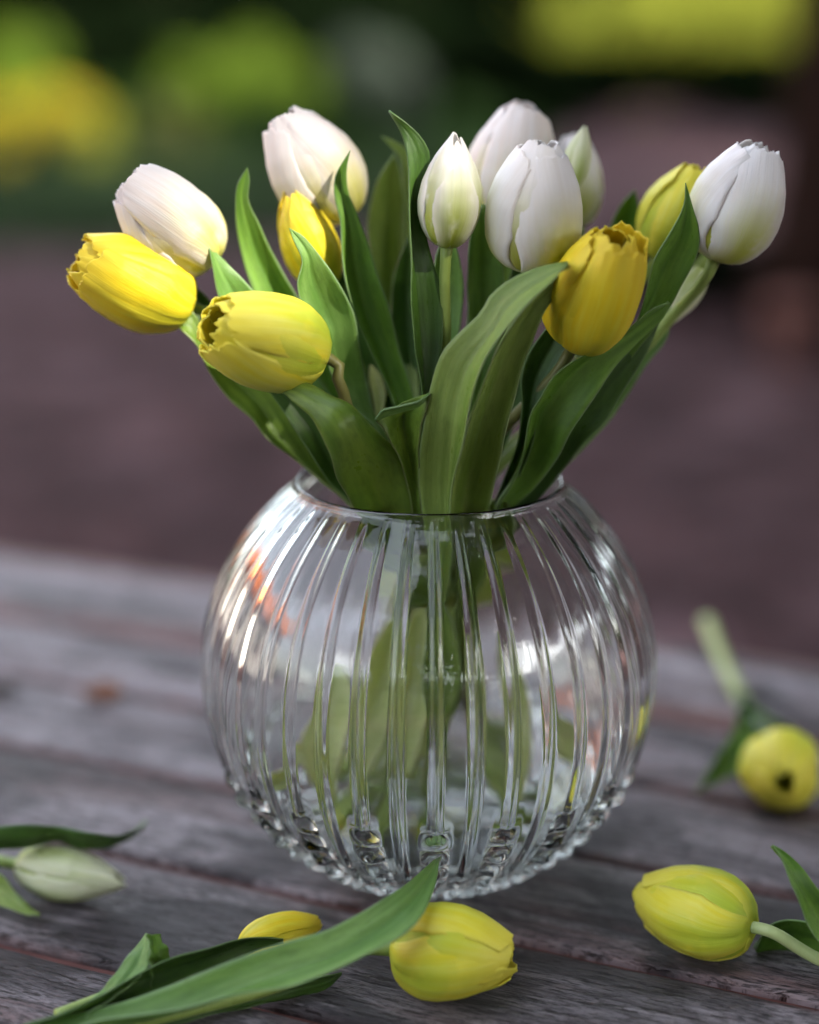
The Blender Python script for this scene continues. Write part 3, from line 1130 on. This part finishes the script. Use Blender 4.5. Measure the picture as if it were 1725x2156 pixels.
R8 = math.radians
tA = bouquet("blush white tulip leaning outward directly above a deep yellow one", (452, 552), (262, 378), .012, .006, 96, M_PIN, (R8(20), .05), .8, .55, .8, seed=1)
tB = bouquet("deep yellow tulip drooping outward beneath a blush white one", (402, 648), (160, 545), .010, -.006, 96, M_YEL, (R8(-10), .045), .8, -.5, .9, seed=2, via=[(445, 715, .01), (560, 880, .005)])
tC = bouquet("bright lemon yellow tulip nodding low over the rim with frayed open mouth", (676, 752), (442, 682), -.022, -.048, 104, M_LEM, (R8(35), .035), .85, .85, .9, seed=3, via=[(708, 786, -.022), (724, 828, -.020), (748, 890, -.018)], stemmat=SM_OLIVE)
tD = bouquet("tall blush white tulip standing above the slim closed yellow one", (728, 462), (598, 246), .035, .03, 100, M_PIN, (R8(-40), .05), .72, .65, .7, seed=4)
tE = bouquet("slim closed yellow tulip below the tall blush white one", (690, 605), (607, 408), .022, .018, 62, M_YEL, (R8(70), .04), .15, .5, .2, .7, seed=5)
tF = bouquet("small closed white tulip with green flame on a straight bare stem", (941, 520), (961, 289), -.018, -.02, 67, M_FLM, (R8(-95), .02), .06, .15, .15, .8, seed=6, via=[(937, 640, -.017), (938, 735, -.016)], neck=(.004, -.012), sr=.0023)
tG = bouquet("pale blush tulip partly hidden behind the large white tulip and the flamed bud", (1052, 478), (1108, 226), .048, .05, 98, M_PIN, (R8(150), .03), .7, .2, .6, seed=7)
tH = bouquet("large white tulip with slightly open crown above the gaping yellow one", (1116, 568), (1142, 303), -.012, -.022, 104, M_WHI, (R8(200), .045), .7, .62, .55, seed=8)
tJ = bouquet("white tulip hidden behind the large white one and the narrow green bud", (1208, 480), (1212, 284), .06, .062, 62, M_WHI, (R8(120), .05), .5, .1, .3, .3, seed=9)
tI = bouquet("narrow pale green pointed bud rising behind the large white tulip", (1203, 400), (1231, 267), .03, .03, 29, M_BUD, (R8(100), .035), .0, .3, .05, 1., seed=10)
tK = bouquet("warm yellow tulip with gaping crown just under the large white one", (1208, 722), (1303, 497), -.022, -.046, 100, M_YEL, (R8(165), .05), .88, .45, .9, seed=11, via=[(1195, 745, -.02), (1165, 795, -.018)], stemmat=SM_OLIVE)
tL = bouquet("yellow tulip half hidden behind an outward leaning white one", (1376, 540), (1470, 352), .035, .03, 70, M_LEM, (R8(215), .05), .3, .2, .3, .3, seed=12)
tM = bouquet("white tulip with frayed tip leaning outward over a half hidden yellow one", (1503, 546), (1606, 312), .0, .0, 100, M_WHI, (R8(185), .052), .7, .5, .8, seed=13, via=[(1425, 655, .012), (1315, 772, .010)])
tN = bouquet("small greenish white bud hanging below the outward leaning white tulip", (1482, 562), (1412, 680), .025, .022, 27, M_BUD, (R8(230), .04), .0, .6, .05, 1., seed=14, via=[(1478, 548, .028), (1440, 600, .03), (1320, 772, .02)])

# --- leaves of the bouquet (outlines tip first)
leaf(tK, [(1197, 554), (1131, 565), (1069, 591), (1027, 628), (1012, 659), (965, 706), (934, 742), (913, 794), (897, 851), (887, 935), (887, 1013), (893, 1075), (896, 1150), (900, 1260), (905, 1400)],
     [(1197, 554), (1163, 591), (1126, 622), (1100, 648), (1059, 700), (1027, 752), (1006, 805), (980, 909), (960, 992), (947, 1075), (945, 1150), (940, 1260), (930, 1400)],
     [-.052, -.052, -.052, -.05, -.048, -.042, -.035, -.028], 'light', [.001, .004, .006, .004], -.012, .0012, 1)
leaf(tK, [(1176, 583), (1140, 612), (1100, 655), (1050, 730), (1015, 810), (985, 900), (962, 990), (948, 1075), (952, 1150), (958, 1260), (960, 1380)],
     [(1176, 583), (1168, 622), (1142, 664), (1121, 721), (1100, 779), (1074, 872), (1048, 982), (1033, 1065), (1026, 1150), (1010, 1260), (985, 1380)],
     [-.040, -.042, -.044, -.044, -.042, -.038, -.032, -.025], 'light', [.002, .007, .009, .006], .004, .0012, 2)
leaf(tF, [(819, 234), (845, 279), (858, 336), (863, 430), (866, 544), (866, 648), (874, 742), (889, 815), (895, 950), (900, 1060)],
     [(819, 234), (855, 258), (892, 294), (907, 336), (887, 400), (896, 482), (910, 545), (928, 622), (931, 735), (915, 815), (910, 950), (915, 1060)],
     [-.012, -.016, -.02, -.024, -.026, -.028], 'dark', [-.002, .004, .006, .004], [-.004, .01, .006, .0], .001, 3)
leaf(tF, [(948, 480), (918, 540), (912, 620), (920, 700), (930, 800), (935, 950)], [(948, 480), (970, 560), (976, 622), (970, 674), (955, 780), (950, 950)],
     [.004, .004, .002, 0], 'glauc', .005, 0, .001, 4)
leaf(tH, [(1020, 430), (990, 502), (986, 586), (986, 680), (990, 780), (985, 950)], [(1020, 430), (1045, 490), (1057, 560), (1057, 650), (1035, 780), (1000, 950)],
     [.006, .008, .004, 0], 'glauc', .006, .004, .001, 5)
leaf(tG, [(1065, 470), (1048, 560), (1050, 650), (1040, 800), (1010, 980)], [(1065, 470), (1078, 560), (1080, 650), (1070, 800), (1040, 980)],
     [.03, .03, .02, .005], 'light', .005, 0, .001, 6)
leaf(tG, [(830, 325), (795, 380), (778, 450), (778, 530), (795, 620), (830, 760), (870, 950)], [(830, 325), (845, 370), (854, 450), (852, 560), (850, 650), (870, 780), (895, 950)],
     [.05, .05, .045, .03, .005], 'light', .006, 0, .001, 7)
leaf(tJ, [(803, 287), (830, 316), (845, 345), (848, 450), (845, 600), (860, 850)], [(803, 287), (836, 300), (860, 325), (870, 400), (872, 600), (885, 850)],
     [.055, .05, .04, .01], 'light', .003, 0, .001, 8)
leaf(tD, [(738, 317), (708, 367), (706, 414), (718, 470), (720, 555), (741, 648), (785, 742), (830, 845), (865, 980)],
     [(738, 317), (730, 358), (734, 405), (755, 456), (793, 564), (830, 686), (858, 789), (875, 860), (895, 980)],
     [.008, .006, .002, -.002, -.006, -.012], 'mid', [.001, .006, .008, .006], [.0, .006, .004], .001, 9)
leaf(tE, [(609, 480), (619, 508), (636, 550), (629, 602), (652, 672), (685, 719), (699, 789), (746, 859), (790, 900), (835, 990)],
     [(609, 480), (648, 505), (704, 583), (741, 648), (755, 719), (769, 780), (788, 870), (815, 920), (860, 1000)],
     [-.014, -.014, -.012, -.010, -.01, -.012], 'glauc', [.001, .006, .009, .005], [0, .008, .006], .0012, 10)
leaf(tA, [(521, 353), (502, 386), (497, 428), (502, 508), (526, 590), (570, 690), (640, 800), (760, 960)], [(521, 353), (526, 381), (523, 423), (549, 480), (582, 550), (625, 625), (700, 740), (800, 940)],
     [.014, .014, .012, .008, -.002], 'mid', [.001, .006, .007], 0, .001, 11)
leaf(tC, [(439, 516), (446, 555), (465, 634), (520, 740), (620, 860), (730, 990)], [(439, 516), (479, 555), (528, 606), (590, 690), (690, 820), (780, 980)],
     [-.002, -.002, -.002, -.006, -.014], 'glauc', [.0, .005, .006], .004, .001, 12)
leaf(tB, [(378, 690), (418, 733), (437, 775), (474, 831), (526, 878), (563, 925), (615, 962), (662, 995), (694, 1023), (740, 1060), (790, 1130)],
     [(378, 680), (400, 650), (446, 709), (540, 790), (582, 836), (629, 911), (666, 970), (735, 1035), (815, 1120)],
     [.002, .0, -.006, -.012, -.018, -.018], 'olive', [.002, .007, .009, .005], .006, .0012, 13)
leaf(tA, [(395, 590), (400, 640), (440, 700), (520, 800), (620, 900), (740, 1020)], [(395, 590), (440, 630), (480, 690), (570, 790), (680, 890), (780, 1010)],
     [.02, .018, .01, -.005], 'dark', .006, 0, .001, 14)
leaf(tC, [(545, 795), (585, 850), (630, 915), (690, 1010), (740, 1060), (790, 1130)], [(560, 795), (610, 825), (665, 880), (705, 950), (745, 1030), (815, 1110)],
     [-.012, -.018, -.024, -.026, -.022], 'dark', [.002, .006, .004], 0, .001, 15)
leaf(tC, [(587, 818), (629, 855), (666, 892), (694, 948), (713, 1014), (737, 1055), (765, 1110), (820, 1200)],
     [(587, 818), (640, 806), (699, 836), (746, 859), (802, 916), (840, 958), (858, 1023), (868, 1065), (872, 1120), (860, 1200)],
     [-.038, -.042, -.046, -.046, -.043, -.039, -.03, -.02], 'olive', [-.003, -.006, .006, .008], [.0, .010, .004, .0], .0014, 16)
leaf(tE, [(793, 888), (808, 905), (826, 935), (846, 975), (862, 1040), (875, 1130)], [(908, 828), (903, 850), (890, 890), (882, 950), (884, 1040), (890, 1130)],
     [-.044, -.043, -.042, -.04, -.037, -.025], 'olive', [.006, .012, .009, .003], [.0, -.002, 0], .001, 17)
leaf(tE, [(790, 884), (806, 864), (838, 857), (878, 846), (902, 832)], [(793, 889), (812, 878), (842, 868), (882, 856), (910, 828)],
     [-.044, -.046, -.047, -.046, -.043], 'glauc', .002, .004, .0005, 18, 24)
leaf(tM, [(1410, 638), (1371, 653), (1319, 695), (1225, 752), (1173, 789), (1142, 836), (1116, 872), (1105, 935), (1085, 1013), (1050, 1070), (1010, 1160)],
     [(1410, 638), (1394, 672), (1350, 721), (1277, 805), (1204, 909), (1173, 971), (1128, 1034), (1080, 1080), (1030, 1160)],
     [-.02, -.024, -.03, -.034, -.035, -.034, -.03, -.02], 'mid', [.001, .007, .010, .007], .008, .0012, 19)
leaf(tM, [(1405, 640), (1350, 690), (1280, 770), (1200, 860), (1150, 940), (1090, 1030), (1030, 1140)],
     [(1405, 640), (1368, 730), (1329, 794), (1277, 883), (1236, 929), (1194, 985), (1140, 1045), (1060, 1140)],
     [-.006, -.01, -.016, -.02, -.022, -.015], 'dark', [.001, .006, .006], .004, .0012, 20)
leaf(tL, [(1444, 385), (1439, 435), (1407, 497), (1376, 544), (1363, 607), (1330, 700), (1240, 820), (1120, 980)],
     [(1444, 385), (1460, 440), (1472, 492), (1467, 539), (1433, 602), (1407, 650), (1330, 760), (1180, 980)],
     [-.012, -.012, -.012, -.012, -.012, -.012], 'mid', [.001, .006, .008], [.0, .006, .004], .001, 21)
leaf(tL, [(1337, 401), (1310, 430), (1282, 487), (1275, 560), (1240, 700), (1120, 950)], [(1337, 401), (1345, 440), (1350, 500), (1330, 580), (1280, 720), (1150, 950)],
     [.05, .05, .04, .02], 'mid', .005, 0, .001, 22)
leaf(tH, [(1190, 640), (1130, 720), (1098, 790), (1100, 860), (1085, 950), (1040, 1060)], [(1190, 640), (1200, 720), (1165, 800), (1130, 870), (1120, 940), (1070, 1060)],
     [-.014, -.018, -.022, -.026, -.026], 'dark', [.002, .008, .008], 0, .001, 23)
leaf(tN, [(1412, 650), (1375, 712), (1340, 762), (1250, 880), (1130, 1010)], [(1414, 668), (1402, 716), (1360, 770), (1280, 890), (1160, 1010)],
     [.02, .018, .01, -.005], 'glauc', .004, 0, .001, 24)
leaf(tI, [(780, 768), (778, 800), (788, 850), (796, 900), (840, 1020)], [(780, 768), (800, 790), (812, 830), (812, 880), (860, 1020)],
     [.012, .01, .005, -.005], 'pale', .004, 0, .001, 25, 24)
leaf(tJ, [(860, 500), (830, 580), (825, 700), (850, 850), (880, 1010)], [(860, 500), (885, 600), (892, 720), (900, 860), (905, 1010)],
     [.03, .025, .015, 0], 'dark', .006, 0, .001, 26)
leaf(tG, [(1080, 560), (1060, 640), (1050, 750), (1020, 900), (980, 1030)], [(1095, 555), (1120, 640), (1120, 750), (1080, 900), (1010, 1030)],
     [.02, .015, .005, -.005], 'dark', .006, 0, .001, 27)
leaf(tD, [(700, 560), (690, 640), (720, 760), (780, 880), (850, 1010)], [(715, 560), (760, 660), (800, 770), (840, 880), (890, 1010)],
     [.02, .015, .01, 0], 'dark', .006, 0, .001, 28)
# pale sheathing leaves low on the stems, inside the vase
for k, (root_, Lq, Rq, dq, cq) in enumerate([
        (tB, [(715, 1400), (668, 1470), (640, 1560), (650, 1640), (690, 1700)], [(722, 1400), (735, 1480), (720, 1580), (715, 1650), (712, 1700)], [-.03, -.045, -.05, -.045], 'pale'),
        (tA, [(640, 1560), (605, 1600), (572, 1640), (570, 1660)], [(655, 1575), (630, 1625), (600, 1660), (585, 1668)], [-.035, -.04, -.04], 'pale'),
        (tD, [(815, 1300), (775, 1420), (745, 1560), (735, 1680)], [(830, 1300), (830, 1430), (800, 1570), (765, 1690)], [-.03, -.04, -.05], 'pale'),
        (tE, [(880, 1280), (850, 1400), (835, 1520), (850, 1640)], [(890, 1280), (905, 1400), (890, 1520), (870, 1640)], [-.03, -.04, -.045], 'pale'),
        (tK, [(1040, 1330), (1050, 1450), (1065, 1580), (1075, 1700)], [(1060, 1330), (1110, 1440), (1120, 1580), (1105, 1690)], [-.03, -.045, -.05], 'pale'),
        (tH, [(985, 1300), (975, 1420), (985, 1540), (1010, 1640)], [(1000, 1300), (1025, 1410), (1030, 1540), (1025, 1640)], [-.035, -.045, -.045], 'pale'),
        (tM, [(1130, 1450), (1150, 1520), (1180, 1580), (1200, 1625)], [(1140, 1440), (1180, 1500), (1215, 1560), (1225, 1610)], [-.03, -.035, -.035], 'pale'),
        (tF, [(915, 1230), (895, 1330), (888, 1450), (910, 1580)], [(925, 1230), (958, 1330), (965, 1450), (940, 1580)], [-.045, -.05, -.045], 'light')]):
    leaf(root_, Lq, Rq, dq, cq, .006, 0, .002, 31 + k, 28)
for k, (root_, xa, xb, y0, y1, dep, col_) in enumerate([
        (tC, 770, 850, 1050, 1330, -.030, 'light'), (tE, 840, 900, 1050, 1420, -.012, 'pale'), (tF, 900, 960, 1080, 1480, -.026, 'light'),
        (tK, 960, 1030, 1060, 1400, -.022, 'pale'), (tM, 1010, 1070, 1060, 1300, -.028, 'light'), (tH, 930, 1000, 1060, 1600, .002, 'pale'),
        (tG, 850, 930, 1060, 1560, .012, 'light'), (tA, 790, 850, 1080, 1500, .004, 'pale'), (tL, 1000, 1060, 1080, 1500, .01, 'pale'), (tD, 820, 880, 1200, 1640, -.01, 'pale')]):
    xm = (xa + xb) / 2
    x2 = 905 + (xm - 905) * -.5
    leaf(root_, [(xa, y0), (xa - 4, y0 * .7 + y1 * .3), (x2 * .5 + xa * .5, y0 * .35 + y1 * .65), (x2 - 10, y1)],
         [(xb, y0), (xb + 4, y0 * .7 + y1 * .3), (x2 * .5 + xb * .5, y0 * .35 + y1 * .65), (x2 + 10, y1)], [dep, dep * .9, dep * .6], col_, .007, 0, .0015, 80 + k, 26)

# --- fallen tulips on the table
def fallen(label, b, t, hb, ht, Rpx, mat, stem_px, op, roll, fringe, pointed, seed, sr=.0026, stemmat=None):
    B_, T_ = on(b[0], b[1], hb), on(t[0], t[1], ht)
    R = Rpx / F * ((B_ + T_) / 2 - CAM).dot(FWD)
    e = on(*stem_px[-1])
    root = empty("tulip", (e.x, e.y, T))
    tag(root, label, "tulip", GROUP_T)
    Z = petals(root, B_, T_, R, mat, op, roll, fringe, pointed, seed)
    stem(root, [B_ + Z * .002, B_ - Z * .01] + [on(*q) for q in stem_px], sr, sr * 1.1, stemmat or SM)
    return root


tP = fallen("yellow tulip lying on the table with a long leaf across its stem", (824, 2000), (1078, 2012), .0195, .0195, 102, M_LEM,
            [(740, 2012, .013), (600, 2070, .008), (420, 2120, .006), (200, 2170, .006)], .60, .35, .35, .0, 51)
tQ = fallen("small yellow tulip lying behind the long fallen leaf", (505, 1998), (670, 1942), .0125, .0135, 46, M_YEL,
            [(450, 2020, .008), (330, 2060, .006), (120, 2140, .005)], .25, .6, .15, .2, 52)
tR = fallen("greenish white closed tulip lying under a dark leaf", (36, 1820), (258, 1858), .013, .011, 57, M_BUD,
            [(0, 1812, .012), (-60, 1805, .008), (-220, 1790, .006)], .05, .9, .1, .9, 53, stemmat=SM)
tS = fallen("yellow tulip lying on the table with its pale stem bare and exposed", (1584, 1952), (1350, 1886), .021, .0185, 97, M_LEM,
            [(1725, 2020, .012), (1900, 2090, .006)], .58, 1.9, .3, .0, 54, .0025, SM_PALE)
P0 = on(1652, 1642, .021)
tT = None


def facing():
    tip = on(1652, 1648, .023)
    base = tip + Vector((.006, .043, -.006))
    R = .0200
    e = at(1488, 1306, .28)
    root = empty("tulip", (e.x, e.y, T))
    tag(root, "yellow tulip lying with its open mouth facing out, stem pointing off the table edge", "tulip", GROUP_T)
    Z = petals(root, base, tip, R, M_LEM, .30, .5, .5, .0, 55)
    stem(root, [base + Z * .002, base - Z * .008, at(1600, 1535, .165), at(1562, 1472, .2), at(1520, 1385, .245), e], .0032, .0042, SM_PALE)
    return root


tT = facing()


def onY(px, py, h):
    return on(px, py, h).y


def tleaf(root, Lp, Rp, hs, col, cup, seed, tilt=0.0, wave=.001):
    """a fallen leaf: heights over the table along the middle give its depths"""
    n = 9
    a, b = catmull(Lp, n), catmull(Rp, n)
    h = lerp_list(hs, n)
    ys = [onY((a[i][0] + b[i][0]) / 2, (a[i][1] + b[i][1]) / 2, h[i]) for i in range(n)]
    return leaf(root, Lp, Rp, ys, col, cup, tilt, wave, seed, 48, .0008)


tleaf(tP, [(926, 1800), (882, 1838), (846, 1868), (781, 1907), (729, 1933), (672, 1964), (594, 1985), (495, 2021), (406, 2058), (312, 2094), (208, 2120), (120, 2146), (20, 2180)],
      [(926, 1800), (918, 1858), (890, 1922), (852, 1966), (812, 1992), (771, 2012), (677, 2050), (604, 2076), (521, 2092), (443, 2108), (365, 2123), (260, 2141), (182, 2155), (60, 2200)],
      [.046, .046, .040, .034, .027, .02, .014, .01, .008], 'glauc', [.001, .004, .006, .005], 61, [0, -.012, -.014, -.012, -.006])
tleaf(tQ, [(597, 1978), (552, 1973), (510, 1976), (443, 1999), (365, 2020), (292, 2052), (208, 2099), (130, 2136), (52, 2158)],
      [(597, 1984), (530, 2004), (430, 2050), (325, 2092), (220, 2124), (130, 2156), (50, 2185)],
      [.018, .02, .018, .014, .01, .007], 'dark', [.001, .004, .004], 62, .004)
tleaf(tQ, [(309, 1965), (258, 2030), (203, 2097), (130, 2155)], [(312, 1966), (315, 2005), (296, 2056), (180, 2140)],
      [.028, .02, .012, .006], 'glauc', [.0, .001, .002], 63, -.004)
tleaf(tQ, [(310, 1965), (314, 2000), (318, 2040), (318, 2080)], [(341, 1965), (350, 1996), (358, 2024), (372, 2060)],
      [.028, .024, .018, .010], 'mid', [.001, .002, .002], 75, .014)
tleaf(tP, [(720, 2048), (640, 2062), (520, 2088), (400, 2118), (250, 2160)], [(720, 2052), (684, 2084), (600, 2111), (521, 2134), (420, 2154), (300, 2190)],
      [.006, .004, .003, .003], 'dark', [.0005, .002, .002], 64, .004)
tleaf(tR, [(312, 1732), (281, 1750), (250, 1761), (208, 1758), (135, 1745), (68, 1740), (0, 1740), (-90, 1745), (-220, 1765)],
      [(312, 1732), (292, 1753), (260, 1774), (219, 1790), (172, 1787), (125, 1768), (62, 1784), (0, 1787), (-90, 1790), (-220, 1800)],
      [.022, .025, .029, .031, .028, .018, .008], 'dark', [.001, -.003, -.003], 65, .010)
tleaf(tR, [(83, 1928), (47, 1922), (0, 1907), (-60, 1890), (-180, 1850)], [(83, 1928), (31, 1876), (0, 1839), (-60, 1805), (-180, 1790)],
      [.003, .008, .012, .010, .006], 'light', [.001, .004, .004], 66, .006)
tleaf(tS, [(1627, 1779), (1650, 1821), (1678, 1888), (1700, 1949), (1725, 1985), (1790, 2060)], [(1627, 1779), (1683, 1821), (1725, 1871), (1775, 1925), (1830, 2050)],
      [.060, .050, .036, .022, .008], 'mid', [.001, .004, .006], 67, .006)
tleaf(tS, [(1591, 2000), (1609, 1956), (1644, 1940), (1700, 1943), (1735, 1955), (1790, 1985), (1860, 2060)], [(1591, 2003), (1633, 2027), (1683, 2044), (1725, 2060), (1780, 2080), (1860, 2100)],
      [.004, .006, .008, .008, .006], 'mid', [.001, .005, .005], 68, .010)
tleaf(tT, [(1467, 1668), (1488, 1626), (1538, 1548), (1555, 1497), (1572, 1464)], [(1467, 1668), (1505, 1650), (1566, 1620), (1606, 1570), (1612, 1500)],
      [.004, .006, .012, .018, .02], 'mid', [.001, .005, .004], 69, .004)
tleaf(tT, [(1672, 1530), (1640, 1516), (1600, 1492), (1570, 1470), (1556, 1450)], [(1672, 1530), (1630, 1545), (1590, 1530), (1560, 1500), (1550, 1455)],
      [.030, .028, .024, .02], 'dark', [.001, .004, .004], 70, .004)

# --- dry debris on the planks
def dry_leaf(px, py, s, col, seed, label, h=0.003):
    r = random.Random(seed)
    c = on(px, py, h)
    V = []
    n, m_ = 9, 7
    an = r.uniform(0, 6.28)
    for i in range(n):
        u = i / (n - 1)
        w = math.sin(math.pi * min(1, u * .96 + .02)) ** .8 * .45
        for j in range(m_):
            v = -1 + 2 * j / (m_ - 1)
            x, y = (u - .5) * s, v * w * s
            z = .0016 + s * (.22 * v * v * w + .10 * noise.noise(Vector((u * 3, v * 2, seed)))) + s * .12 * (u - .5) ** 2
            V.append((x * math.cos(an) - y * math.sin(an), x * math.sin(an) + y * math.cos(an), max(z, .0006)))
    o = make("dry_leaf", V, grid_faces(n, m_), simple("dry_leaf_%d" % seed, col, .7, .35, 300), smooth=True)
    solidify(o, .0006)
    o.location = (c.x, c.y, T + .0008)
    tag(o, label, "leaf", "dry leaf scraps on the planks")


dry_leaf(215, 1458, .026, (.16, .055, .022), 71, "rust brown dry leaf scrap on the planks behind the white bud")
dry_leaf(2, 1452, .016, (.03, .02, .018), 72, "dark dry leaf scrap on the planks near the rust brown one")
dry_leaf(122, 2162, .006, (.28, .07, .03), 73, "tiny orange scrap on the plank beside the fallen leaf")
